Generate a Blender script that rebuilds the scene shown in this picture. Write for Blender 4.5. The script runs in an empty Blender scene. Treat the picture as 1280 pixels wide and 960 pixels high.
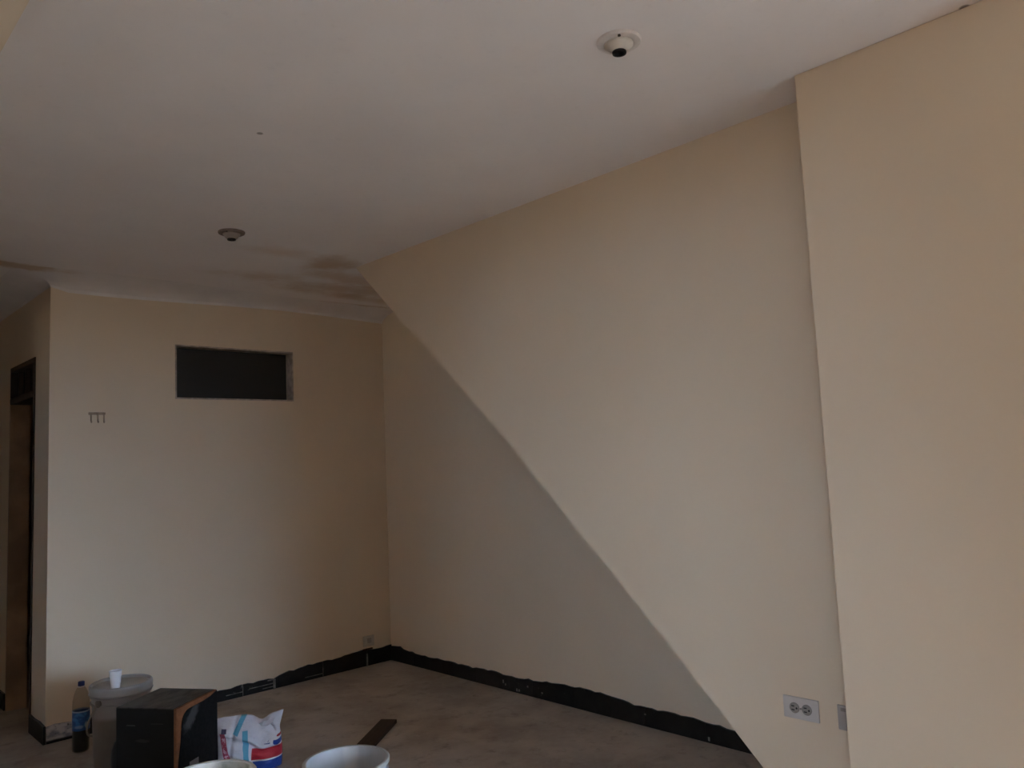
import bpy, bmesh, math, random
from mathutils import Vector, Matrix

random.seed(7)
S = bpy.context.scene
C = S.collection

# ---------------------------------------------------------------- camera
def camera():
    yaw, pitch, roll = 0.7612610, 0.0961241, -0.0437999
    f = Vector((math.sin(yaw) * math.cos(pitch), math.cos(yaw) * math.cos(pitch), math.sin(pitch)))
    r = Vector((math.cos(yaw), -math.sin(yaw), 0))
    u = r.cross(f)
    c, s = math.cos(roll), math.sin(roll)
    r2, u2 = c * r + s * u, -s * r + c * u
    m = Matrix(((r2.x, u2.x, -f.x, -3.4034), (r2.y, u2.y, -f.y, -4.9685), (r2.z, u2.z, -f.z, 1.4), (0, 0, 0, 1)))
    cd = bpy.data.cameras.new('camera')
    cd.sensor_fit = 'HORIZONTAL'
    cd.sensor_width = 36
    cd.lens = 36 * 994.42 / 1280
    cd.clip_start = 0.02
    o = bpy.data.objects.new('camera', cd)
    o.matrix_world = m
    C.objects.link(o)
    S.camera = o
camera()

# ---------------------------------------------------------------- sky, exposure
w = bpy.data.worlds.new('sky')
S.world = w
w.use_nodes = True
nt = w.node_tree
bgn = nt.nodes['Background']
bgn.inputs['Color'].default_value = (0.74, 1.0, 1.36, 1)      # even overcast sky
bgn.inputs['Strength'].default_value = 1.3
# the sun stands high behind the house; it lights the yard and the street, never the rooms directly
sl = bpy.data.lights.new('sun', 'SUN')
sl.energy = 13.0
sl.angle = 0.02
sl.color = (1.0, 0.97, 0.92)
so = bpy.data.objects.new('sun', sl)
so.location = (6, 5, 12)
so.rotation_euler = Vector((-0.33, -0.22, -0.92)).to_track_quat('-Z', 'Y').to_euler()
C.objects.link(so)
S.view_settings.view_transform = 'Standard'
S.view_settings.look = 'None'
S.view_settings.gamma = 1
S.view_settings.use_curve_mapping = False
S.view_settings.exposure = 4.12
try:
    S.cycles.use_denoising = True
    S.cycles.max_bounces = 12
    S.cycles.diffuse_bounces = 8
    S.cycles.caustics_reflective = False
    S.cycles.caustics_refractive = False
except Exception:
    pass

# ---------------------------------------------------------------- helpers: nodes
class N:
    def __init__(s, name):
        s.m = bpy.data.materials.new(name)
        s.m.use_nodes = True
        s.t = s.m.node_tree
        s.b = s.t.nodes['Principled BSDF']
    def n(s, kind, **kw):
        x = s.t.nodes.new(kind)
        for k, v in kw.items():
            setattr(x, k, v)
        return x
    def link(s, a, b):
        s.t.links.new(a, b)
    def put(s, sock, v):
        if hasattr(v, 'is_output') or isinstance(v, bpy.types.NodeSocket):
            s.link(v, sock)
        else:
            sock.default_value = v
    def coord(s):
        return s.n('ShaderNodeTexCoord').outputs['Object']
    def math(s, op, a, b=0.0, clamp=False):
        x = s.n('ShaderNodeMath', operation=op, use_clamp=clamp)
        s.put(x.inputs[0], a)
        s.put(x.inputs[1], b)
        return x.outputs[0]
    def noise(s, scale=5.0, detail=4.0, rough=0.55, vec=None, stretch=None):
        x = s.n('ShaderNodeTexNoise')
        x.inputs['Scale'].default_value = scale
        x.inputs['Detail'].default_value = detail
        x.inputs['Roughness'].default_value = rough
        v = vec or s.coord()
        if stretch:
            mp = s.n('ShaderNodeMapping')
            mp.inputs['Scale'].default_value = stretch
            s.link(v, mp.inputs['Vector'])
            v = mp.outputs[0]
        s.link(v, x.inputs['Vector'])
        return x.outputs['Fac']
    def ramp(s, v, a, b, smooth=True):
        x = s.n('ShaderNodeMapRange')
        if smooth:
            x.interpolation_type = 'SMOOTHSTEP'
        s.put(x.inputs['Value'], v)
        x.inputs['From Min'].default_value = a
        x.inputs['From Max'].default_value = b
        return x.outputs['Result']
    def mix(s, fac, a, b):
        x = s.n('ShaderNodeMix', data_type='RGBA')
        s.put(x.inputs['Factor'], fac)
        s.put(x.inputs['A'] if False else x.inputs[6], (*a, 1) if isinstance(a, tuple) else a)
        s.put(x.inputs[7], (*b, 1) if isinstance(b, tuple) else b)
        return x.outputs[2]
    def axes(s, vec=None):
        x = s.n('ShaderNodeSeparateXYZ')
        s.link(vec or s.coord(), x.inputs[0])
        return x.outputs
    def ellipse(s, ax, ay, cx, cy, rx, ry, wob=None, amt=0.0, soft=0.35):
        dx = s.math('DIVIDE', s.math('SUBTRACT', ax, cx), rx)
        dy = s.math('DIVIDE', s.math('SUBTRACT', ay, cy), ry)
        d = s.math('SQRT', s.math('ADD', s.math('MULTIPLY', dx, dx), s.math('MULTIPLY', dy, dy)))
        if wob is not None:
            d = s.math('ADD', d, s.math('MULTIPLY', s.math('SUBTRACT', wob, 0.5), amt))
        return s.ramp(d, 1.0 + soft, 1.0 - soft)
    def rect(s, ax, ay, cx, cy, hw, hh, ang=0.0, soft=0.002):
        ca, sa = math.cos(ang), math.sin(ang)
        dx, dy = s.math('SUBTRACT', ax, cx), s.math('SUBTRACT', ay, cy)
        u = s.math('ABSOLUTE', s.math('ADD', s.math('MULTIPLY', dx, ca), s.math('MULTIPLY', dy, sa)))
        v = s.math('ABSOLUTE', s.math('SUBTRACT', s.math('MULTIPLY', dy, ca), s.math('MULTIPLY', dx, sa)))
        return s.math('MULTIPLY', s.ramp(u, hw + soft, hw - soft), s.ramp(v, hh + soft, hh - soft))
    def bump(s, h, strength=0.2, dist=0.004):
        x = s.n('ShaderNodeBump')
        x.inputs['Strength'].default_value = strength
        x.inputs['Distance'].default_value = dist
        s.link(h, x.inputs['Height'])
        s.link(x.outputs[0], s.b.inputs['Normal'])
    def done(s, col, rough=0.6, spec=0.4, metal=0.0):
        s.put(s.b.inputs['Base Color'], (*col, 1) if isinstance(col, tuple) else col)
        s.put(s.b.inputs['Roughness'], rough)
        s.b.inputs['Specular IOR Level'].default_value = spec
        s.b.inputs['Metallic'].default_value = metal
        return s.m

def plain(name, col, rough=0.6, spec=0.4, var=0.12, scale=9.0, metal=0.0, bump=0.0):
    m = N(name)
    f = m.noise(scale, 5)
    dark = tuple(c * (1 - var) for c in col)
    lite = tuple(min(1, c * (1 + var)) for c in col)
    if bump:
        m.bump(m.noise(scale * 6, 4), bump, 0.003)
    return m.done(m.mix(m.ramp(f, 0.3, 0.7), dark, lite), rough, spec, metal)

# ---------------------------------------------------------------- helpers: meshes
def add_box(bm, x0, x1, y0, y1, z0, z1, mat=None):
    v = [bm.verts.new((x, y, z)) for x in (x0, x1) for y in (y0, y1) for z in (z0, z1)]
    for q in ((0, 1, 3, 2), (4, 6, 7, 5), (0, 4, 5, 1), (2, 3, 7, 6), (0, 2, 6, 4), (1, 5, 7, 3)):
        bm.faces.new([v[i] for i in q])
    return v

def box_bm(*a, bevel=0.0, seg=2):
    bm = bmesh.new()
    add_box(bm, *a)
    if bevel:
        bmesh.ops.bevel(bm, geom=bm.edges[:], offset=bevel, segments=seg, profile=0.5, affect='EDGES')
    return bm

def boxes_bm(lst):
    bm = bmesh.new()
    for a in lst:
        add_box(bm, *a)
    return bm

def prism_bm(pts, axis, a, b, bevel=0.0):
    """pts: outline in the two other axes (in order), extruded along axis from a to b"""
    bm = bmesh.new()
    def mk(p, q):
        c = list(p)
        c.insert(axis, q)
        return bm.verts.new(c)
    A = [mk(p, a) for p in pts]
    B = [mk(p, b) for p in pts]
    bm.faces.new(A)
    bm.faces.new(B[::-1])
    n = len(pts)
    for i in range(n):
        bm.faces.new((A[i], B[i], B[(i + 1) % n], A[(i + 1) % n]))
    bmesh.ops.recalc_face_normals(bm, faces=bm.faces)
    if bevel:
        bmesh.ops.bevel(bm, geom=bm.edges[:], offset=bevel, segments=2, profile=0.5, affect='EDGES')
    return bm

def lathe_bm(prof, seg=48):
    """closed surface of revolution about z; profile points (r, z)"""
    bm = bmesh.new()
    rings = []
    for r, z in prof:
        if r < 1e-5:
            rings.append([bm.verts.new((0, 0, z))])
        else:
            rings.append([bm.verts.new((r * math.cos(2 * math.pi * i / seg), r * math.sin(2 * math.pi * i / seg), z)) for i in range(seg)])
    for a, b in zip(rings, rings[1:]):
        for i in range(seg):
            j = (i + 1) % seg
            if len(a) == 1 and len(b) == 1:
                continue
            if len(a) == 1:
                bm.faces.new((a[0], b[j], b[i]))
            elif len(b) == 1:
                bm.faces.new((a[i], a[j], b[0]))
            else:
                bm.faces.new((a[i], a[j], b[j], b[i]))
    bmesh.ops.recalc_face_normals(bm, faces=bm.faces)
    return bm

def tube_bm(path, r, seg=10):
    bm = bmesh.new()
    path = [Vector(p) for p in path]
    rings = []
    for i, p in enumerate(path):
        d = (path[min(i + 1, len(path) - 1)] - path[max(i - 1, 0)]).normalized()
        up = Vector((0, 0, 1)) if abs(d.z) < 0.9 else Vector((1, 0, 0))
        a = d.cross(up).normalized()
        b = d.cross(a)
        rings.append([bm.verts.new(p + a * r * math.cos(2 * math.pi * k / seg) + b * r * math.sin(2 * math.pi * k / seg)) for k in range(seg)])
    for A, B in zip(rings, rings[1:]):
        for k in range(seg):
            bm.faces.new((A[k], A[(k + 1) % seg], B[(k + 1) % seg], B[k]))
    bm.faces.new(rings[0][::-1])
    bm.faces.new(rings[-1])
    bmesh.ops.recalc_face_normals(bm, faces=bm.faces)
    return bm

def obj(name, bm, mat, parent=None, loc=(0, 0, 0), smooth=None, rotz=0.0):
    bmesh.ops.recalc_face_normals(bm, faces=bm.faces)
    me = bpy.data.meshes.new(name)
    bm.to_mesh(me)
    bm.free()
    me.materials.append(mat)
    if smooth is not None:
        me.shade_smooth()
        if smooth < 180:
            me.set_sharp_from_angle(angle=math.radians(smooth))
    o = bpy.data.objects.new(name, me)
    o.location = loc
    o.rotation_euler = (0, 0, rotz)
    o.parent = parent
    C.objects.link(o)
    return o

def struct(name, bm, mat, parent=None, smooth=None, label=None, **k):
    o = obj(name, bm, mat, parent, smooth=smooth, **k)
    if parent is None:
        o['kind'] = 'structure'
        o['label'] = label
        o['category'] = name.split('_')[0]
    return o

def thing(name, label, cat, loc=(0, 0, 0), rotz=0.0, group=None, kind=None):
    o = bpy.data.objects.new(name, None)
    o.empty_display_size = 0.1
    o.location = loc
    o.rotation_euler = (0, 0, rotz)
    o['label'] = label
    o['category'] = cat
    if group:
        o['group'] = group
    if kind:
        o['kind'] = kind
    C.objects.link(o)
    return o

# ---------------------------------------------------------------- materials of the room
H = 2.545
CREAM = (0.745, 0.622, 0.475)

def wall_paint(name, col=CREAM):
    m = N(name)
    v = m.coord()
    big = m.noise(1.3, 3, 0.5, v)
    c = m.mix(m.ramp(big, 0.3, 0.7), tuple(x * 0.97 for x in col), tuple(min(1, x * 1.02) for x in col))
    m.bump(m.noise(90, 3, 0.6, v), 0.12, 0.002)
    return m.done(c, 0.55, 0.3)
M_wall = wall_paint('cream_wall_paint')

def ceiling_paint():
    m = N('white_ceiling_paint')
    v = m.coord()
    x, y, z = m.axes(v)
    wob = m.noise(5.0, 5, 0.6, v)
    base = m.mix(m.ramp(m.noise(2.2, 4, 0.55, v), 0.3, 0.75), (0.80, 0.75, 0.73), (0.84, 0.79, 0.765))
    base = m.mix(m.math('MULTIPLY', m.ramp(m.noise(26, 6, 0.7, v), 0.56, 0.75), 0.10), base, (0.45, 0.40, 0.36))
    tan, och = (0.60, 0.43, 0.30), (0.50, 0.34, 0.20)
    def spot(b, cx, cy, rx, ry, amt, col, k, soft=0.35):
        return m.mix(m.math('MULTIPLY', m.ellipse(x, y, cx, cy, rx, ry, wob, amt, soft), k), b, col)
    base = spot(base, -1.44, -1.17, 0.17, 0.08, 2.6, tan, 0.40, 0.9)            # pale patch near the far lamp
    base = spot(base, -1.10, -1.09, 0.13, 0.15, 2.4, och, 0.62, 0.6)       # ring where damp came through
    base = spot(base, -1.09, -1.07, 0.07, 0.08, 2.4, tan, 0.8, 0.6)
    base = spot(base, -0.70, -0.58, 0.50, 0.13, 3.4, och, 0.55, 0.9)            # long band before the cove
    base = spot(base, -0.78, -0.86, 0.26, 0.10, 3.0, tan, 0.6, 0.8)
    base = spot(base, -0.45, -0.42, 0.35, 0.07, 2.6, och, 0.5, 0.8)
    base = spot(base, -2.60, -0.20, 0.25, 0.07, 2.5, och, 0.8, 0.4)             # patch at the passage corner
    base = spot(base, -1.00, -4.33, 0.16, 0.16, 1.2, tan, 0.5)             # reddish streak over the near wall
    base = spot(base, -1.115, -4.37, 0.012, 0.012, 0.3, (0.12, 0.07, 0.05), 0.8)
    base = spot(base, -2.197, -2.514, 0.010, 0.010, 0.3, (0.15, 0.12, 0.10), 0.7)
    base = spot(base, -1.705, -3.675, 0.12, 0.11, 0.15, (0.82, 0.76, 0.74), 0.55, 0.12)
    m.bump(m.noise(60, 4, 0.6, v), 0.15, 0.002)
    return m.done(base, 0.8, 0.2)
M_ceil = ceiling_paint()
M_cement = plain('unpainted_cement_plaster', (0.55, 0.43, 0.32), 0.85, 0.2, 0.12, 2.5, bump=0.2)

def floor_mat():
    m = N('bare_concrete')
    v = m.coord()
    big = m.noise(2.4, 6, 0.62, v)
    fine = m.noise(30, 6, 0.7, v)
    c = m.mix(m.ramp(big, 0.32, 0.68), (0.34, 0.285, 0.24), (0.50, 0.435, 0.375))
    c = m.mix(m.math('MULTIPLY', m.ramp(fine, 0.5, 0.75), 0.35), c, (0.52, 0.47, 0.42))
    c = m.mix(m.math('MULTIPLY', m.ramp(m.noise(9, 7, 0.72, v), 0.52, 0.70), 0.6), c, (0.21, 0.175, 0.145))
    m.bump(fine, 0.25, 0.003)
    return m.done(c, 0.75, 0.3)
M_floor = floor_mat()

def cove_mat():
    m = N('white_cove_plaster')
    v = m.coord()
    x, y, z = m.axes(v)
    wob = m.noise(6.0, 5, 0.6, v)
    c = m.mix(m.ramp(m.noise(4, 4, .6, v), .3, .7), (0.74, 0.70, 0.68), (0.80, 0.76, 0.745))
    c = m.mix(m.math('MULTIPLY', m.ellipse(x, y, -2.45, -.19, .22, .06, wob, 2.5, .4), .75), c, (0.50, 0.34, 0.20))
    c = m.mix(m.math('MULTIPLY', m.ellipse(x, y, -.55, -.27, .60, .05, wob, 3.0, .5), .55), c, (0.50, 0.36, 0.24))
    m.bump(m.noise(40, 4, .6, v), .25, .003)
    return m.done(c, .8, .2)
M_cove = cove_mat()
M_wood = plain('dark_door_wood', (0.40, 0.27, 0.175), 0.5, 0.4, 0.35, 3)
M_dark = plain('dark_stained_wood', (0.05, 0.03, 0.022), 0.5, 0.4, 0.3, 5)
M_black = plain('matt_black', (0.006, 0.006, 0.007), 0.55, 0.35, 0.2, 12)

# ---------------------------------------------------------------- the room
XC = -2.23          # corner where the passage begins
XS, XN = -0.935, -1.117
YN, YN2, YF = -3.89, -4.92, -6.9
XL, YE = -5.6, 3.6
struct('floor', box_bm(XL - .15, .75, YF - .15, YE + .15, -.1, 0), M_floor, label='bare grey-brown concrete floor of the room')
struct('ceiling', box_bm(XL - .15, .75, YF - .15, YE + .15, H, H + .15), M_ceil, label='white ceiling with ochre damp stains')

WX0, WX1, WZ0, WZ1 = -1.534, -0.750, 1.876, 2.203
struct('wall_back', boxes_bm([(XC, WX0, 0, .15, 0, H), (WX1, 0, 0, .15, 0, H), (WX0, WX1, 0, .15, 0, WZ0), (WX0, WX1, 0, .15, WZ1, H)]),
       M_wall, label='cream back wall with the small dark window')
XR = 0.6
struct('wall_right', boxes_bm([(0, .15, YN2, YE + .15, 0, H), (XR, XR + .15, YF - .15, YN2, 0, H), (0, XR + .15, YN2, YN2 + .15, 0, H)]), M_wall, label='cream wall in the shade under the stairs')
diag = [(-1.120, H), (-1.136, 2.527), (-1.339, 2.348), (-1.534, 2.175), (-1.923, 1.846), (-2.150, 1.648), (-2.360, 1.456), (-2.549, 1.277),
        (-2.723, 1.110), (-2.883, 0.962), (-3.031, 0.820), (-3.168, 0.688), (-3.355, 0.501), (-3.510, 0.346), (-3.850, 0.0)]
struct('wall_stair', prism_bm(diag + [(-4.0, 0), (-4.0, H)], 0, XS, 0), M_wall, label='cream wall of the stairs with its slanting lower edge')
struct('wall_near', box_bm(XN, -.001, YN2, YN, 0, H, bevel=0.004), M_wall, label='cream wall standing proud beside the stair wall')
DY0, DY1, DZ = 0.305, 0.92, 2.13
struct('wall_passage', boxes_bm([(XC, XC + .1, .15, DY0, 0, H), (XC, XC + .1, DY1, YE, 0, H), (XC, XC + .1, DY0, DY1, DZ, H)]),
       M_wall, label='cream passage wall holding the dark doorway')
def pierced(x0, x1, y0, y1, holes):
    """boxes of a wall along y with rectangular holes (y0, y1, z0, z1), sorted by y"""
    out, y = [], y0
    for a, b, c, d in sorted(holes):
        if b - a < .01:
            continue
        out += [(x0, x1, y, a, 0, H), (x0, x1, a, b, d, H)] + ([(x0, x1, a, b, 0, c)] if c > 0 else [])
        y = b
    return out + [(x0, x1, y, y1, 0, H)]
LIGHT_A = (-6.75, -5.9, 1.0, 2.45)
LIGHT_B = (-1.25, -1.02, 1.55, 2.05)  # small unseen opening, added as soft fill for the passage corner and understair wall
struct('wall_left', boxes_bm(pierced(XL - .15, XL, YF - .15, YE + .15, [LIGHT_A, LIGHT_B])),
       M_cement, label='grey cement outer wall of the bay, with an open window and an added fill-light opening')
struct('wall_end', box_bm(XL, 0, YE, YE + .15, 0, H), M_cement, label='grey cement wall closing the passage')
PX = -3.60                              # unseen partition, added to block and shape the light from the left
GAP_A = (-5.3, -4.35, 0.0, 2.5)  # gap sized to keep the side light off the near wall
GAP_B = (-1.18, -0.2, 0.0, 2.1)  # gap added to pass the fill light from the small opening
struct('wall_corner', box_bm(XL, PX - .15, 0, .15, 0, H), M_cement, label='grey cement wall closing the bay beside the partition')
struct('wall_side', boxes_bm(pierced(PX - .15, PX, YF, YE, [GAP_A, GAP_B])), M_cement,
       label='unseen grey cement partition with two gaps, added to shape the light on the stairs')
# front wall, open to the street behind the camera
OX0, OX1, OZ0, OZ1 = -1.55, 0.58, 0.05, 2.0
struct('wall_front', boxes_bm([(XL, OX0, YF - .15, YF, 0, H), (OX1, XR, YF - .15, YF, 0, H), (OX0, OX1, YF - .15, YF, OZ1, H), (OX0, OX1, YF - .15, YF, 0, OZ0)]),
       M_cement, label='grey cement street-side wall with the large open window')
struct('pavement', box_bm(-40, 40, -45, YF - .16, -.25, -.1), plain('street_asphalt', (0.03, 0.028, 0.025), 0.9, 0.2, 0.2, 1.5),
       label='dark asphalt of the street outside the front opening')
struct('floor_yard', box_bm(-40, XL - .16, YF - .16, 40, -.25, -.1), plain('yard_concrete', (0.46, 0.395, 0.315), 0.9, 0.2, 0.12, 1.2),
       label='pale concrete yard outside the side window')

# beam in line with the partition, its underside just in view at the top left
struct('trim_1', box_bm(PX, -3.06, YF, -1.4, 2.3, H), M_wall, label='cream beam under the ceiling along the partition')

# plaster cove that runs along the back wall and turns into the passage
def cove_bm():
    bm = bmesh.new()
    path = []
    xs = [0.0 + XC * i / 24 for i in range(25)]
    for x in xs:
        path.append(('b', x))
    ys = [0.12 * i for i in range(1, 28)]
    for y in ys:
        path.append(('c', y))
    n = 7
    rings = []
    for k, t in path:
        if k == 'b':
            drop = 0.066 + 0.013 * math.sin(t * 2.6 + 0.5)
            dep = 0.235 + 0.03 * math.sin(t * 3.1 + 1.1)
        else:
            drop, dep = 0.055, 0.215
        if k == 'b' and abs(t - XC) < 1e-6:
            drop, dep = 0.055, 0.215
        ring = []
        for j in range(n + 1):
            a = j / n * math.pi / 2
            d = dep * (1 - math.cos(a)) + 0.001
            z = H - drop + drop * math.sin(a) - 0.0005
            if j == n:
                d, z = dep, H - 0.0005
            if k == 'b':
                ring.append((t - (d if abs(t - XC) < 1e-6 else 0), -d, z))
            else:
                ring.append((XC - d, t, z))
        back = (XC if k == 'c' else t, 0 if k == 'b' else t, H - 0.0005)
        rings.append([bm.verts.new(p) for p in ring + [back]])
    for A, B in zip(rings, rings[1:]):
        m = len(A)
        for j in range(m):
            bm.faces.new((A[j], B[j], B[(j + 1) % m], A[(j + 1) % m]))
    bm.faces.new(rings[0])
    bm.faces.new(rings[-1][::-1])
    bmesh.ops.recalc_face_normals(bm, faces=bm.faces)
    return bm
struct('trim_2', cove_bm(), M_cove, smooth=18, label='white plaster cove along the top of the back wall')

# ---- small dark window high in the back wall
win = thing('window_1', 'small dark rectangular window high in the back wall', 'window', ((WX0 + WX1) / 2, 0, WZ0), kind='structure')
hw, hz = (WX1 - WX0) / 2, WZ1 - WZ0
mg = N('dark_glass')
obj('pane', box_bm(-hw + .003, hw - .003, .078, .086, .003, hz - .003), mg.done(mg.mix(mg.ramp(mg.noise(2, 2), .3, .7), (0.024, 0.021, 0.018), (0.028, 0.025, 0.022)), 0.45, 0.35), win)
M_reveal = plain('rough_white_plaster', (0.44, 0.37, 0.31), 0.85, 0.2, 0.25, 25, bump=0.3)
fr = bmesh.new()
for a in ((-hw - .006, -hw + .002, -.006, .076, -.006, hz + .006), (hw - .002, hw + .006, -.006, .076, -.006, hz + .006),
          (-hw + .002, hw - .002, -.006, .076, hz - .002, hz + .006), (-hw + .002, hw - .002, -.006, .076, -.006, .003)):
    add_box(fr, *a)
obj('window_frame', fr, M_reveal, win)

# ---- doorway in the passage wall
door = thing('door_1', 'dark wooden doorway with a transom in the passage wall', 'door', (XC, 0, 0), kind='structure')
obj('jamb', box_bm(-.006, .106, DY1 - .028, DY1 + .0, 0, DZ - .236, bevel=.003), M_wood, door)
obj('jamb', box_bm(-.006, .106, DY1 - .028, DY1 + .0, DZ - .194, DZ - .03, bevel=.003), M_dark, door)
obj('jamb', box_bm(-.006, .106, DY0 - .0, DY0 + .03, 0, DZ, bevel=.003), M_dark, door)
obj('door_rail', box_bm(-.006, .106, DY0 + .03, DY1, DZ - .235, DZ - .195, bevel=.003), M_dark, door)
obj('door_head', box_bm(-.006, .106, DY0 + .03, DY1, DZ - .03, DZ, bevel=.003), M_dark, door)
obj('transom_panel', box_bm(.05, .06, DY0 + .03, DY1, DZ - .195, DZ - .03), M_black, door)
for q in (.16, .34, .52):
    obj('transom_bar', box_bm(.02, .045, DY0 + q - .012, DY0 + q + .012, DZ - .195, DZ - .03), M_dark, door)

# ---------------------------------------------------------------- baseboards of black tiles
def tile_mat(name, chips=0.0):
    m = N(name)
    v = m.coord()
    c = m.mix(m.ramp(m.noise(14, 5, 0.6, v), 0.35, 0.7), (0.004, 0.004, 0.005), (0.014, 0.013, 0.013))
    k = m.ramp(m.noise(38, 4, 0.65, v), 0.70 - chips, 0.76 - chips)
    c = m.mix(m.math('MULTIPLY', k, 0.5), c, (0.22, 0.21, 0.20))
    return m.done(c, 0.38, 0.4)
M_tile, M_tile_chip = tile_mat('black_glazed_tile'), tile_mat('chipped_black_tile', 0.06)
M_grout = plain('pale_grout', (0.30, 0.28, 0.26), 0.85, 0.2, 0.4, 30)

def smeared_tile():
    m = N('tile_smeared_with_plaster')
    v = m.coord()
    wob = m.noise(28, 5, 0.65, v, (1, 1, 2.2))
    x, y, z = m.axes(v)
    k = m.math('MULTIPLY', m.ramp(wob, 0.28, 0.40), m.ramp(z, 0.012, 0.024))
    pale = m.mix(m.ramp(m.noise(17, 4, 0.6, v, (1, 1, 2)), 0.38, 0.58), (0.25, 0.265, 0.32), (0.58, 0.56, 0.57))
    return m.done(m.mix(k, (0.008, 0.008, 0.009), pale), 0.6, 0.3)
M_smear = smeared_tile()

def tops(i, base):
    return base + 0.010 * math.sin(i * 1.7) + 0.006 * math.sin(i * 4.1 + 1) + random.uniform(-.003, .003)

def tile_run(root, axis, segs, topf, thick=0.011, seam=0.005):
    """segs: (start, end, material); axis 0 = along x on the back wall, axis 1 = along y on the right wall, 2 = passage wall"""
    for a, b, m in segs:
        n = max(3, int(abs(b - a) / 0.035))
        lo, hi = a + seam / 2, b - seam / 2
        up = [(lo + (hi - lo) * i / n, topf(lo + (hi - lo) * i / n)) for i in range(n + 1)]
        out = [(lo, 0.002)] + up + [(hi, 0.002)]
        th = thick + random.uniform(-.001, .001)
        if axis == 0:
            bm = prism_bm(out, 1, -th, -.0005)
        elif axis == 1:
            bm = prism_bm(out, 0, -th, -.0005)
        else:
            bm = prism_bm(out, 0, -th, -.0005)
        obj('tile', bm, m, root)

def lut(pts):
    pts = sorted(pts)
    def f(t):
        if t <= pts[0][0]:
            return pts[0][1]
        for (a, p), (b, q) in zip(pts, pts[1:]):
            if t <= b:
                k = (t - a) / (b - a)
                return p + (q - p) * (k * k * (3 - 2 * k)) + 0.003 * math.sin(t * 43) + 0.002 * math.sin(t * 91)
        return pts[-1][1]
    return f
ftop = lut([(-2.23, .095), (-2.05, .088), (-1.6, .075), (-1.25, .066), (-1.13, .072), (-.93, .068), (-.80, .090), (-.62, .101), (-.42, .100), (-.33, .113), (-.20, .112), (-.10, .100), (-.03, .112), (0, .112)])
ftop2 = lut([(-3.9, .085), (-2.9, .085), (-2.5, .100), (-2.25, .096), (-2.06, .112), (-1.9, .118), (-1.69, .112), (-1.47, .096), (-1.28, .087), (-1.1, .096), (-.9, .088), (-.66, .090), (-.4, .084), (-.22, .092), (-.1, .108), (0, .104)])

bb = struct('baseboard_back', box_bm(XC + .001, 0, -.006, 0, 0.0, .06), M_grout, label='baseboard of black tiles under the back wall')
tile_run(bb, 0, [(XC, -2.03, M_smear), (-2.03, -1.80, M_tile), (-1.80, -1.46, M_tile), (-1.46, -1.13, M_tile_chip), (-1.13, -.918, M_tile_chip), (-.918, -.563, M_tile), (-.563, -.212, M_tile), (-.212, -.0, M_tile)], ftop, seam=.006)
for a, b, z in ((-1.24, -1.135, .028), (-1.09, -.925, .036), (-.70, -.57, .022), (-1.0, -.925, .016)):
    obj('plaster_streak', box_bm(a, b, -.0135, -.010, z, z + .004), M_grout, bb)
obj('plaster_streak', box_bm(-.927, -.911, -.0135, -.006, .0, .062), M_grout, bb)
obj('plaster_streak', box_bm(-.219, -.207, -.0135, -.006, .0, .085), M_grout, bb)
obj('plaster_streak', box_bm(-.965, -.92, -.0135, -.010, .058, .064), M_grout, bb)

random.seed(11)
br = struct('baseboard_right', box_bm(-.006, 0, -3.86, 0, 0, .06), M_grout, label='baseboard of black tiles below the stairs')
cuts = [-3.85, -3.33, -3.0, -2.662, -2.30, -2.068, -1.80, -1.467, -1.28, -.95, -.62, -.30, -.009]
tile_run(br, 1, [(a, b, M_tile_chip if b in (-1.28, -1.467) else M_tile) for a, b in zip(cuts, cuts[1:])], ftop2, seam=.003)

for y, z, hh in ((-1.215, .040, .020), (-1.235, .030, .012), (-1.335, .014, .014), (-1.355, .014, .012), (-1.43, .050, .010), (-1.55, .034, .008), (-2.68, .012, .018), (-2.30, .060, .006)):
    obj('plaster_fleck', box_bm(-.0135, -.009, y - .005, y + .005, z, z + hh), M_grout, br)

bp = struct('baseboard_passage', box_bm(XC - .006, XC, 0.0, DY0 - .002, 0, .05), M_grout, label='baseboard of black tiles round the passage corner')
bpt = obj('tile', prism_bm([(-.012, .002), (-.012, .095), (.10, .102), (.20, .096), (DY0 - .002, .10), (DY0 - .002, .002)], 0, XC - .013, XC - .0005), M_tile, bp)
obj('tile', prism_bm([(DY1 + .002, .002), (DY1 + .002, .10), (DY1 + .34, .10), (DY1 + .34, .002)], 0, XC - .013, XC - .0005), M_tile, bp)

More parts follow.
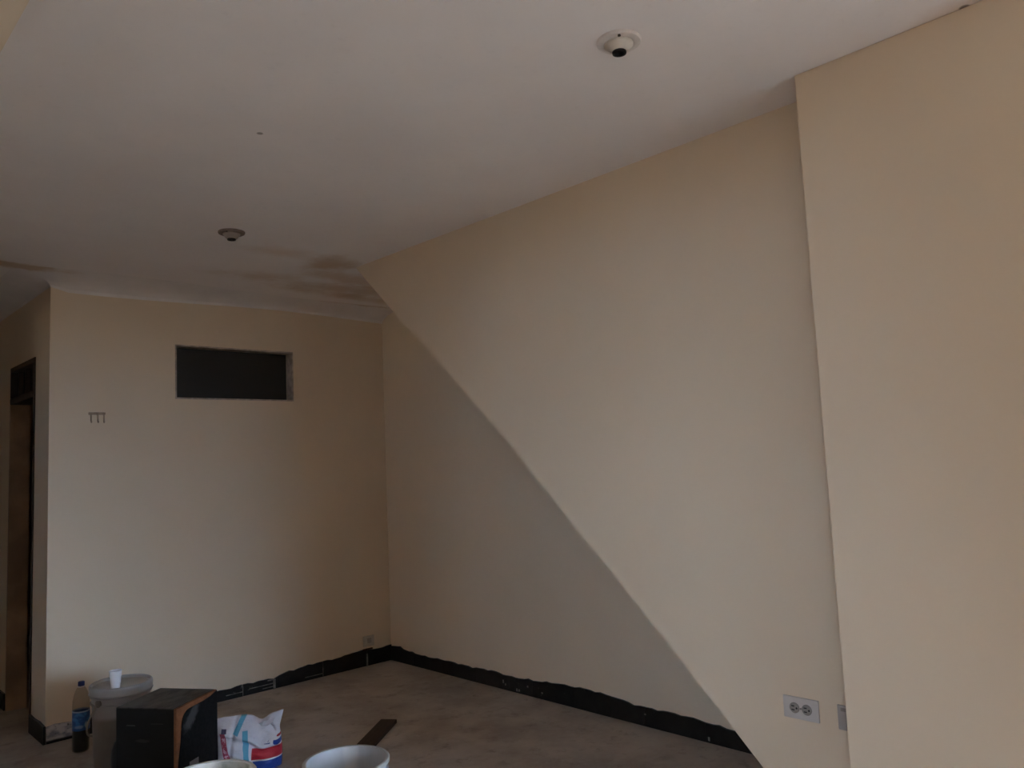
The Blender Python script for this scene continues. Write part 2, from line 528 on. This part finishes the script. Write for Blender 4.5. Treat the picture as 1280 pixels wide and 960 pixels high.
# ---------------------------------------------------------------- ceiling lamp holders
M_porc = plain('cream_porcelain', (0.62, 0.56, 0.49), 0.35, 0.5, 0.06, 20)
M_plate = plain('painted_plate', (0.70, 0.64, 0.61), 0.6, 0.3, 0.08, 30)
M_brownplate = plain('dusty_brown_plate', (0.25, 0.18, 0.145), 0.6, 0.3, 0.15, 30)
M_brownporc = plain('dusty_porcelain', (0.36, 0.29, 0.25), 0.5, 0.4, 0.1, 30)
def lamp_holder(loc, label, m1, m2, r, hang, screw):
    t = thing('ceiling_lamp_holder', label, 'lamp', loc, group='bare lamp holders on the ceiling')
    obj('base_plate', lathe_bm([(0, 0), (r, 0), (r, -.004), (r * .96, -.008), (r * .72, -.011), (r * .66, -.009), (0, -.009)], 40), m1, t, smooth=40)
    k = hang
    obj('socket_body', lathe_bm([(0, -.009), (.040, -.009), (.040, -.014), (.034, -k * .6), (.026, -k * .9), (.021, -k), (.0145, -k), (.0145, -k + .012), (0, -k + .012)], 32), m2, t, smooth=40)
    obj('socket_mouth', lathe_bm([(0, -k + .010), (.014, -k + .010), (.0200, -k - .001), (.0195, -k - .006), (.0150, -k - .006), (.0135, -k + .004), (0, -k + .004)], 28), M_black, t, smooth=40)
    for a in screw:
        obj('screw', lathe_bm([(0, -.009), (.0045, -.009), (.0045, -.0125), (0, -.0135)], 10), M_dark, t, loc=(r * .80 * math.cos(a), r * .80 * math.sin(a), 0))
    return t
lamp_holder((-1.706, -3.676, H), 'pale round lamp holder with a black socket on the clean white part of the ceiling', M_plate, M_porc, .062, .031, (.7, 3.84))
lamp_holder((-1.792, -1.383, H), 'small brownish lamp holder on the ceiling near the damp stains', M_brownplate, M_brownporc, .062, .034, (.7, 3.84))

# ---------------------------------------------------------------- key hooks on the back wall
M_hook = plain('tarnished_hook', (0.38, 0.29, 0.21), 0.6, 0.4, 0.2, 40)
t = thing('hook_rail', 'little brown rail with three hooks on the back wall', 'hook', (-1.985, 0, 1.752))
obj('rail', box_bm(-.045, .045, -.006, -.0005, .016, .030, bevel=.0015), M_hook, t)
for x in (-.032, .004, .036):
    obj('hook', tube_bm([(x, -.004, .022), (x, -.007, .006), (x, -.007, -.020), (x, -.012, -.028), (x, -.017, -.024)], .0042, 8), M_hook, t, smooth=60)

# ---------------------------------------------------------------- outlets
M_outlet = plain('grey_white_plastic', (0.545, 0.505, 0.48), 0.5, 0.45, 0.04, 20)
M_sock = plain('grey_socket_face', (0.25, 0.225, 0.205), 0.5, 0.4, 0.1, 20)
t = thing('wall_outlet', 'white double outlet plate low on the stair wall', 'outlet', (XS, -3.661, .568))
obj('cover_plate', box_bm(-.007, -.0005, -.060, .060, -.0345, .0345, bevel=.002), M_outlet, t)
for y in (.021, -.021):
    s = obj('socket', lathe_bm([(0, 0), (.0165, 0), (.0165, .003), (.015, .004), (0, .004)], 24), M_sock, t, loc=(-.0065, y, 0))
    s.rotation_euler = (0, -math.pi / 2, 0)
    for zz, yy in ((.006, .005), (-.006, .005)):
        obj('slot', box_bm(zz - .0016, zz + .0016, yy - .006, yy + .004, .0035, .0048), M_black, s)
    obj('slot', lathe_bm([(0, .0035), (.0032, .0035), (.0032, .0048), (0, .0048)], 10), M_black, s, loc=(0, -.0085, 0))
obj('screw', lathe_bm([(0, 0), (.003, 0), (.003, .002), (0, .0025)], 10), M_sock, t, loc=(-.007, 0, 0)).rotation_euler = (0, -math.pi / 2, 0)

t = thing('wall_switch', 'narrow plate half hidden where the stair wall meets the proud wall', 'switch', (XS, -3.834, .567))
obj('cover_plate', box_bm(-.008, -.0005, -.052, .052, -.037, .037, bevel=.002), plain('dull_plastic', (0.38, 0.34, 0.315), 0.5, 0.4, 0.05, 20), t)
obj('rocker', box_bm(-.011, -.007, -.006, .040, .020, .030, bevel=.001), M_sock, t)

t = thing('wall_outlet', 'small dusty outlet just above the tiles near the back corner', 'outlet', (-.193, 0, .172))
obj('cover_plate', box_bm(-.045, .045, -.008, -.0005, -.040, .034, bevel=.002), plain('dusty_plastic', (0.52, 0.47, 0.40), 0.6, 0.3, 0.08, 20), t)
obj('socket', box_bm(-.014, .020, -.011, -.007, -.018, .016, bevel=.001), plain('dusty_socket', (0.36, 0.32, 0.27), 0.6, 0.3, 0.08, 20), t)
obj('rust_stain', box_bm(-.050, .030, -.012, -.0005, -.062, -.052, bevel=.002), plain('rusty_metal', (0.075, 0.035, 0.018), 0.8, 0.2, 0.3, 40), t)

# ---------------------------------------------------------------- lidded bucket, cup, bottle
def bail(r, z, drop, seg=22, tilt=0.0):
    """a wire handle hanging down in front of a bucket, in local x-y"""
    pts = []
    for i in range(seg + 1):
        a = math.pi * i / seg
        pts.append((r * math.cos(a), -(r + .004) * math.sin(a) * (1 + tilt), z - drop * math.sin(a)))
    return pts

def bucket_body(r0, r1, h, th=0.003):
    p = [(0, 0), (r0 - .004, 0), (r0, .004)]
    k = lambda z: r0 + (r1 - r0) * z / h
    p += [(k(h * .45), h * .45), (k(h * .80), h * .80), (k(h * .80) + .007, h * .805), (k(h * .82) + .007, h * .82), (k(h * .825), h * .825),
          (k(h * .89), h * .89), (k(h * .89) + .008, h * .895), (k(h * .91) + .008, h * .91), (k(h * .915), h * .915), (k(h * .965), h * .965),
          (r1 + .007, h * .97), (r1 + .008, h - .003), (r1 + .005, h), (r1 - .001, h), (r1 - .003, h - .004)]
    p += [(k(h * .5) - th, h * .5), (r0 - th, .006), (0, .006)]
    return p

mb = N('translucent_plastic_over_contents')
ax = mb.axes()
lev = mb.ramp(mb.math('ADD', ax[2], mb.math('MULTIPLY', mb.noise(6, 2), .02)), .235, .265)
cont = mb.mix(mb.ramp(mb.noise(7, 4), .3, .7), (0.155, 0.133, 0.108), (0.195, 0.17, 0.142))
M_tub = mb.done(mb.mix(lev, cont, (0.32, 0.30, 0.285)), 0.38, 0.4)
M_bail = plain('beige_handle', (0.33, 0.30, 0.26), 0.4, 0.4, 0.05, 12)
M_lid = plain('milky_grey_lid', (0.34, 0.325, 0.31), 0.28, 0.45, 0.08, 7)
M_white_plastic = plain('white_plastic', (0.62, 0.60, 0.57), 0.4, 0.4, 0.05, 10)
LB = (-2.038, -0.608, 0)
t = thing('paint_bucket', 'translucent beige bucket closed with a grey lid, behind the black cabinet', 'bucket', LB)
obj('body', lathe_bm(bucket_body(.121, .134, .372), 56), M_tub, t, smooth=40)
obj('lid', lathe_bm([(0, .3715), (.120, .3715), (.124, .3755), (.131, .3755), (.132, .3855), (.137, .3885), (.143, .3855), (.1455, .376), (.1435, .353), (.144, .348), (.1465, .346), (.1465, .3455),
                     (.1425, .3455), (.1425, .3675), (0, .3685)], 64), M_lid, t, smooth=50)
hb = obj('handle', tube_bm(bail(.137, .318, .205, tilt=.20), .0042, 8), M_bail, t, smooth=60)
hb.rotation_euler = (0, 0, math.radians(205))
for a in (205, 25):
    e = obj('ear', lathe_bm([(0, 0), (.018, 0), (.018, .008), (.010, .012), (0, .012)], 18), M_tub, t, smooth=40)
    r = math.radians(a)
    e.location = (.130 * math.cos(r), .130 * math.sin(r), .316)
    e.rotation_euler = (0, math.pi / 2, r)

t = thing('plastic_cup', 'white disposable cup standing on the bucket lid', 'cup', (-2.088, -.683, .3718))
M_cup = plain('white_cup_plastic', (0.80, 0.80, 0.84), 0.4, 0.4, 0.02, 10)
obj('body', lathe_bm([(0, 0), (.019, 0), (.0208, .003), (.0226, .030), (.0238, .031), (.0247, .060), (.0260, .061), (.0276, .088),
                      (.0266, .088), (.0240, .055), (.0198, .005), (0, .004)], 40), M_cup, t, smooth=35)
obj('rim', lathe_bm([(.0262, .0868), (.0276, .0860), (.0296, .0872), (.0296, .0896), (.0281, .0910), (.0267, .0900), (.0262, .0868)], 40), M_cup, t, smooth=60)

def pet():
    m = bpy.data.materials.new('clear_bottle_plastic')
    m.use_nodes = True
    t = m.node_tree
    t.nodes.remove(t.nodes['Principled BSDF'])
    o = t.nodes['Material Output']
    tr, gl, fr, mx = (t.nodes.new(k) for k in ('ShaderNodeBsdfTransparent', 'ShaderNodeBsdfGlossy', 'ShaderNodeLayerWeight', 'ShaderNodeMixShader'))
    tr.inputs['Color'].default_value = (0.82, 0.79, 0.75, 1)
    gl.inputs['Roughness'].default_value = 0.06
    fr.inputs['Blend'].default_value = 0.35
    pw = t.nodes.new('ShaderNodeMath')
    pw.operation = 'MULTIPLY_ADD'
    pw.inputs[1].default_value = 0.22
    pw.inputs[2].default_value = 0.03
    t.links.new(fr.outputs['Facing'], pw.inputs[0])
    t.links.new(pw.outputs[0], mx.inputs[0])
    t.links.new(tr.outputs[0], mx.inputs[1])
    t.links.new(gl.outputs[0], mx.inputs[2])
    t.links.new(mx.outputs[0], o.inputs['Surface'])
    return m
t = thing('soda_bottle', 'clear plastic bottle with dark drink, blue label and blue cap', 'bottle', (-2.128, -.268, 0))
R = .041
bot = [(0, .004), (.020, .002), (.032, 0), (.039, .006), (R, .02), (R, .105), (R - .002, .110), (R - .002, .208), (R, .213), (R, .230), (.040, .252), (.034, .285), (.024, .312), (.0155, .325), (.0145, .338), (.0145, .348)]
obj('body', lathe_bm(bot, 40), pet(), t, smooth=50)
md = N('dark_soda')
obj('drink', lathe_bm([(0, .008), (.034, .006), (.0385, .02), (.0385, .100), (.036, .112), (.036, .128), (0, .128)], 36), md.done(md.mix(md.noise(4), (.006, .003, .002), (.010, .005, .003)), .3, .5), t, smooth=50)
ml = N('blue_printed_label')
a = ml.axes()
th = ml.math('ARCTAN2', a[1], a[0])
lc = ml.mix(ml.ramp(ml.noise(22, 3, .6, None, (1, 1, 1.6)), .50, .62), (0.022, 0.095, 0.30), (0.05, 0.19, 0.48))
lc = ml.mix(ml.math('MULTIPLY', ml.ellipse(th, a[2], -1.15, .138, .26, .016, ml.noise(60, 3), 1.2), .7), lc, (.45, .52, .55))
lc = ml.mix(ml.math('MULTIPLY', ml.ellipse(th, a[2], -2.1, .130, .5, .008, ml.noise(60, 3), 1.2), .55), lc, (.35, .45, .60))
lc = ml.mix(ml.rect(th, a[2], -1.2, .205, 9, .0035), lc, (.28, .36, .50))
obj('label', lathe_bm([(R + .0002, .1105), (R + .0006, .111), (R + .0006, .2075), (R + .0002, .208), (R - .0015, .2078), (R - .0015, .1107), (R + .0002, .1105)], 40), ml.done(lc, .4, .4), t, smooth=50)
cap = lathe_bm([(0, .352), (.012, .352), (.0152, .350), (.0160, .346), (.0160, .330), (.0146, .330), (.0146, .346), (0, .347)], 36)
obj('cap', cap, plain('navy_cap', (.010, .022, .13), .35, .4, .05, 30), t, smooth=40)
obj('neck_ring', lathe_bm([(.0140, .3235), (.0175, .3240), (.0175, .3262), (.0140, .3268), (.0140, .3235)], 30), M_white_plastic, t, smooth=40)

# dark round-shouldered pot between the bucket and the cabinet
t = thing('dark_pot', 'dark rounded pot squeezed between the lidded bucket and the cabinet', 'pot', (-2.088, -.872, 0))
M_pot = plain('dark_blue_black_plastic', (.008, .010, .015), .35, .45, .2, 14)
obj('body', lathe_bm([(0, 0), (.062, 0), (.068, .006), (.074, .06), (.075, .11), (.071, .145), (.060, .172), (.045, .188), (.036, .192), (.036, .186), (0, .184)], 40), M_pot, t, smooth=50)
obj('lid', lathe_bm([(0, .192), (.034, .192), (.040, .194), (.040, .206), (.036, .210), (0, .211)], 32), M_pot, t, smooth=40)

# ---------------------------------------------------------------- black cabinet (loudspeaker box)
A, B, D = Vector((-2.216, -1.121)), Vector((-2.048, -1.370)), Vector((-1.976, -.953))
SB, HB = .300, .400
cx, cy = (B + D) / 2
ang = math.radians(-56)                     # local +x runs along the face turned to the window, local +y away
t = thing('loudspeaker_cabinet', 'black wooden loudspeaker cabinet with bare orange edges, before the bucket', 'speaker', (cx, cy, 0), ang)
mk = N('worn_black_veneer')
v = mk.coord()
a = mk.axes(v)
kb = mk.mix(mk.ramp(mk.noise(11, 5, .6, v), .35, .7), (.0025, .0026, .003), (.006, .006, .0065))
dust = mk.math('MULTIPLY', mk.ramp(a[2], HB - .006, HB - .001), mk.ramp(mk.noise(8, 5, .65, v, (1, .45, 1)), .40, .60))
kb = mk.mix(mk.math('MULTIPLY', dust, .85), kb, (.085, .080, .076))
kb = mk.mix(mk.math('MULTIPLY', mk.rect(a[0], a[2], -.075, .325, .022, .0022), .6), kb, (.12, .12, .12))
kb = mk.mix(mk.math('MULTIPLY', mk.rect(a[0], a[2], .055, .335, .030, .0014), .3), kb, (.12, .12, .12))
kb = mk.mix(mk.math('MULTIPLY', mk.ellipse(a[0], a[2], -.02, .262, .03, .006, mk.noise(50, 3), 1.5), .25), kb, (.10, .10, .10))
M_cab = mk.done(kb, mk.ramp(mk.noise(14, 4, .6, v), .2, .9), .35)
M_cab.node_tree.nodes['Principled BSDF'].inputs['Roughness'].default_value = .5
for l in list(M_cab.node_tree.links):
    if l.to_socket.name == 'Roughness':
        M_cab.node_tree.links.remove(l)
s2 = SB / 2
obj('body', box_bm(-s2, s2 - .014, -s2, s2, .012, HB, bevel=.003), M_cab, t)
mo = N('bare_orange_chipboard')
M_orange = mo.done(mo.mix(mo.ramp(mo.noise(26, 5, .6), .3, .7), (.16, .062, .026), (.25, .105, .048)), .7, .25)
obj('baffle', box_bm(s2 - .014, s2, -s2, s2, .012, HB - .001, bevel=.002), M_orange, t)
# dark front cloth inset, rounded at its upper corner, its lower part running out to the edge
pts = [(-s2 + .004, .02), (-s2 + .009, .16), (-s2 + .026, .25), (-s2 + .032, .31)]
for i in range(9):
    q = math.pi - i / 8 * math.pi / 2
    pts.append((-s2 + .085 + .053 * math.cos(q), HB - .085 + .062 * math.sin(q)))
pts += [(.04, HB - .021), (.10, HB - .016), (s2 - .004, HB - .004), (s2 - .002, .02)]
mgc = N('scuffed_black_cloth')
v = mgc.coord()
a = mgc.axes(v)
gc = mgc.mix(mgc.ramp(mgc.noise(60, 3), .3, .7), (.005, .005, .006), (.011, .011, .011))
gc = mgc.mix(mgc.math('MULTIPLY', mgc.ellipse(mgc.math('ADD', a[1], mgc.math('MULTIPLY', a[2], -.8)), a[2], -s2 + .10 - .8 * .335, .335, .035, .045, mgc.noise(40, 4), 1.6), .65), gc, (.10, .10, .10))
M_grille = mgc.done(gc, .7, .15)
obj('front_cloth', prism_bm(pts, 0, s2 - .001, s2 + .004), M_grille, t)
obj('sticker', box_bm(s2 + .004, s2 + .0046, -s2 + .085, -s2 + .150, .085, .150), plain('grey_sticker', (.16, .15, .145), .5, .4, .15, 30), t)
for x in (-s2 + .03, s2 - .03):
    for y in (-s2 + .03, s2 - .03):
        obj('foot', lathe_bm([(0, 0), (.012, 0), (.014, .012), (0, .012)], 14), M_black, t, loc=(x, y, 0))

# ---------------------------------------------------------------- printed sack
def sack_bm(W=.310, Hh=.236, T=.17, nu=64, nv=44):
    bm = bmesh.new()
    rnd = random.Random(3)
    ph = [rnd.uniform(0, 6.28) for _ in range(8)]
    def P(s, q, side):
        a, b = abs(s), q                                     # s in -1..1, q 0..1 from floor to top
        x = s * W / 2 * (1 - .10 * (1 - b) * 0 - .05 * math.sin(math.pi * b) * (1 if a > .5 else 0) * (a - .5))
        top = Hh * (1 - .12 * math.exp(-((s - .42) / .22) ** 2) + .015 * math.exp(-((s - .96) / .10) ** 2) - .10 * max(0, -s - .70))
        z = top * b
        side_t = (1 - a ** 3.2) ** .55
        prof = (.62 + .38 * math.sin(math.pi * min(1, b * .8 + .1))) * (1 - b ** 4 * .86)
        y = side * T / 2 * side_t * prof
        if side < 0:
            y += -.006 * math.sin(9 * s + 5 * b + ph[0]) * side_t * (1 - b) - .005 * math.sin(16 * b - 6 * s + ph[1]) * side_t
            y += -.010 * math.exp(-((b - .62 + .18 * s) / .05) ** 2) * side_t
            y += .016 * math.exp(-((b - .53 + .18 * s) / .05) ** 2) * side_t
            y += .026 * math.exp(-(((b - .90) + .7 * (s - .55)) / .05) ** 2) * math.exp(-((s - .70) / .22) ** 2)
            y += .012 * math.exp(-((s + .55 - .2 * b) / .06) ** 2) * side_t
        else:
            y += .006 * math.sin(8 * s + 7 * b + ph[2]) * side_t
        # ears at the upper corners
        if s > .72 and b > .75:
            k = (s - .72) / .28 * (b - .75) / .25
            z += .004 * k
            x += .010 * k - .018 * (s - .72) / .28 * (1 - k) * 0
        x -= .016 * max(0, s) ** 6 * math.sin(math.pi * b) * .4
        x += .012 * max(0, s) ** 4 * math.sin(math.pi * min(1, b * 1.4))
        y += .04 * (b - .3) * b
        return (x, y, max(z, 0.0))
    front = [[bm.verts.new(P(-1 + 2 * i / nu, j / nv, -1)) for i in range(nu + 1)] for j in range(nv + 1)]
    back = [[bm.verts.new(P(-1 + 2 * i / nu, j / nv, 1)) for i in range(nu + 1)] for j in range(nv + 1)]
    for G in (front, back):
        for j in range(nv):
            for i in range(nu):
                bm.faces.new((G[j][i], G[j][i + 1], G[j + 1][i + 1], G[j + 1][i]))
    for i in range(nu):
        bm.faces.new((front[0][i], back[0][i], back[0][i + 1], front[0][i + 1]))
        bm.faces.new((front[nv][i], front[nv][i + 1], back[nv][i + 1], back[nv][i]))
    bmesh.ops.remove_doubles(bm, verts=bm.verts, dist=.0006)
    bmesh.ops.recalc_face_normals(bm, faces=bm.faces)
    return bm
ms = N('printed_woven_sack')
v = ms.coord()
ax_, ay_, az_ = ms.axes(v)
wx = ms.math('ADD', ax_, ms.math('MULTIPLY', ms.math('SUBTRACT', ms.noise(9, 2), .5), .012))
wz = ms.math('ADD', az_, ms.math('MULTIPLY', ms.math('SUBTRACT', ms.noise(8, 2, .5, None, (1.1, 1, 1)), .5), .012))
c = ms.mix(ms.ramp(ms.noise(7, 4), .3, .7), (.60, .60, .68), (.68, .67, .72))
cyan, red, blue, pink = (.10, .34, .50), (.42, .018, .035), (.015, .055, .29), (.34, .05, .10)
c = ms.mix(ms.rect(wx, wz, -.034, .205, .0115, .042, math.radians(-26)), c, cyan)
c = ms.mix(ms.rect(wx, wz, -.004, .116, .0125, .062, math.radians(5)), c, cyan)
c = ms.mix(ms.rect(wx, wz, -.098, .116, .0120, .066, math.radians(12)), c, pink)
c = ms.mix(ms.math('MULTIPLY', ms.rect(wx, wz, -.098, .116, .0075, .062, math.radians(12)), ms.ramp(ms.noise(95, 2), .54, .60)), c, (.62, .42, .50))
c = ms.mix(ms.rect(wx, wz, -.104, .187, .012, .009), c, (.05, .045, .10))
c = ms.mix(ms.rect(wx, wz, .094, .078, .070, .0235, math.radians(-2)), c, red)
c = ms.mix(ms.rect(wx, wz, .104, .022, .074, .0265), c, blue)
c = ms.mix(ms.ellipse(wx, wz, .138, .120, .021, .016, ms.noise(30, 2), .5, .08), c, blue)
c = ms.mix(ms.ellipse(wx, wz, .137, .131, .018, .006, ms.noise(30, 2), .5, .1), c, (.68, .66, .70))
c = ms.mix(ms.ellipse(wx, wz, .148, .140, .014, .006, ms.noise(30, 2), .5, .1), c, red)
c = ms.mix(ms.math('MULTIPLY', ms.rect(wx, wz, .100, .126, .020, .006), ms.ramp(ms.noise(75, 2), .50, .56)), c, (.03, .05, .22))
ms.bump(ms.noise(22, 4, .62, None, (1, 1, 1.6)), .8, .010)
M_sack = ms.done(c, .5, .35)
SK = Vector((-1.648, -1.187, 0))
t = thing('plaster_sack', 'white printed sack with cyan, red and blue bands beside the black cabinet', 'sack', SK, math.atan2(-.52, .855))
obj('body', sack_bm(), M_sack, t, smooth=70)
# folded flap at the open upper corner
bm = bmesh.new()
fl = [(.050, -.006, .200), (.075, -.010, .206), (.102, -.004, .211), (.126, .010, .222), (.134, .018, .224), (.116, -.024, .202), (.092, -.030, .190), (.066, -.024, .190)]
top = [bm.verts.new(p) for p in fl]
bot_ = [bm.verts.new((p[0], p[1] + .006, p[2] - .002)) for p in fl]
bm.faces.new(top)
bm.faces.new(bot_[::-1])
for i in range(len(fl)):
    j = (i + 1) % len(fl)
    bm.faces.new((top[i], top[j], bot_[j], bot_[i]))
obj('folded_flap', bm, plain('sack_underside', (.52, .52, .58), .6, .3, .1, 12), t)

# ---------------------------------------------------------------- plank on the floor
t = thing('wood_plank', 'short dark brown plank lying flat on the concrete', 'plank', (-1.06, -1.352, 0), math.atan2(.61, .79))
mw = N('wet_dark_timber')
c = mw.mix(mw.ramp(mw.noise(6, 5, .6, None, (1, 9, 9)), .3, .7), (.030, .017, .011), (.055, .034, .023))
obj('board', box_bm(-.285, .285, -.045, .045, 0.0005, .021, bevel=.002), mw.done(c, .6, .3), t)

# ---------------------------------------------------------------- two open buckets near the camera
def open_bucket(label, loc, mat, rimmat, hang, r1=.140, h=.38):
    t = thing('open_bucket', label, 'bucket', loc, group=None)
    obj('body', lathe_bm(bucket_body(.122, r1, h), 72), mat, t, smooth=40)
    obj('rim', lathe_bm([(r1 + .0085, h - .012), (r1 + .0105, h - .010), (r1 + .0110, h - .001), (r1 + .0085, h + .0018), (r1 + .0005, h + .0018), (r1 - .0025, h + .0005), (r1 - .002, h - .003), (r1 + .0085, h - .012)], 72), rimmat, t, smooth=60)
    hb = obj('handle', tube_bm(bail(r1 + .004, h * .86, .13), .003, 8), M_steel, t, smooth=60)
    hb.rotation_euler = (0, 0, math.radians(hang))
    for a in (hang, hang + 180):
        r = math.radians(a)
        e = obj('ear', lathe_bm([(0, 0), (.017, 0), (.017, .009), (.009, .013), (0, .013)], 18), rimmat, t, smooth=40)
        e.location = ((r1 - .006) * math.cos(r), (r1 - .006) * math.sin(r), h * .86)
        e.rotation_euler = (0, math.pi / 2, r)
    return t
M_steel = plain('zinc_wire', (.35, .35, .36), .4, .5, .1, 30, metal=1.0)
mi = N('blue_white_bucket_plastic')
a = mi.axes()
c = mi.mix(mi.ramp(mi.noise(7, 4, .6, None, (1, 1, .25)), .30, .70), (.38, .405, .44), (.48, .505, .54))
c = mi.mix(mi.math('MULTIPLY', mi.ellipse(a[0], a[1], .085, .12, .022, .05, mi.noise(20, 3), .8), .6), c, (.62, .63, .64))
c = mi.mix(mi.math('MULTIPLY', mi.ramp(mi.noise(16, 5, .65), .58, .72), .25), c, (.22, .25, .28))
M_blue = mi.done(c, .4, .4)
mi = N('white_bucket_with_grime')
a = mi.axes()
c = mi.mix(mi.ramp(mi.noise(8, 4), .3, .7), (.82, .80, .76), (.88, .86, .82))
g = mi.ellipse(a[0], a[1], .115, .060, .065, .075, mi.noise(16, 4), 1.0, .3)
c = mi.mix(mi.math('MULTIPLY', g, .85), c, mi.mix(mi.ramp(mi.noise(22, 4), .4, .6), (.24, .255, .215), (.46, .45, .41)))
M_wht = mi.done(c, .5, .35)
M_rim = plain('pale_bucket_rim', (.42, .44, .44), .4, .4, .08, 14)
open_bucket('open empty bucket with a bluish white inside, in front of the plank', (-1.862, -2.424, 0), M_blue, M_rim, -55)
open_bucket('open white bucket with greenish grime inside, in front of the cabinet', (-2.246, -2.186, 0), M_wht, plain('white_bucket_rim', (.70, .69, .67), .45, .4, .06, 14), -65)
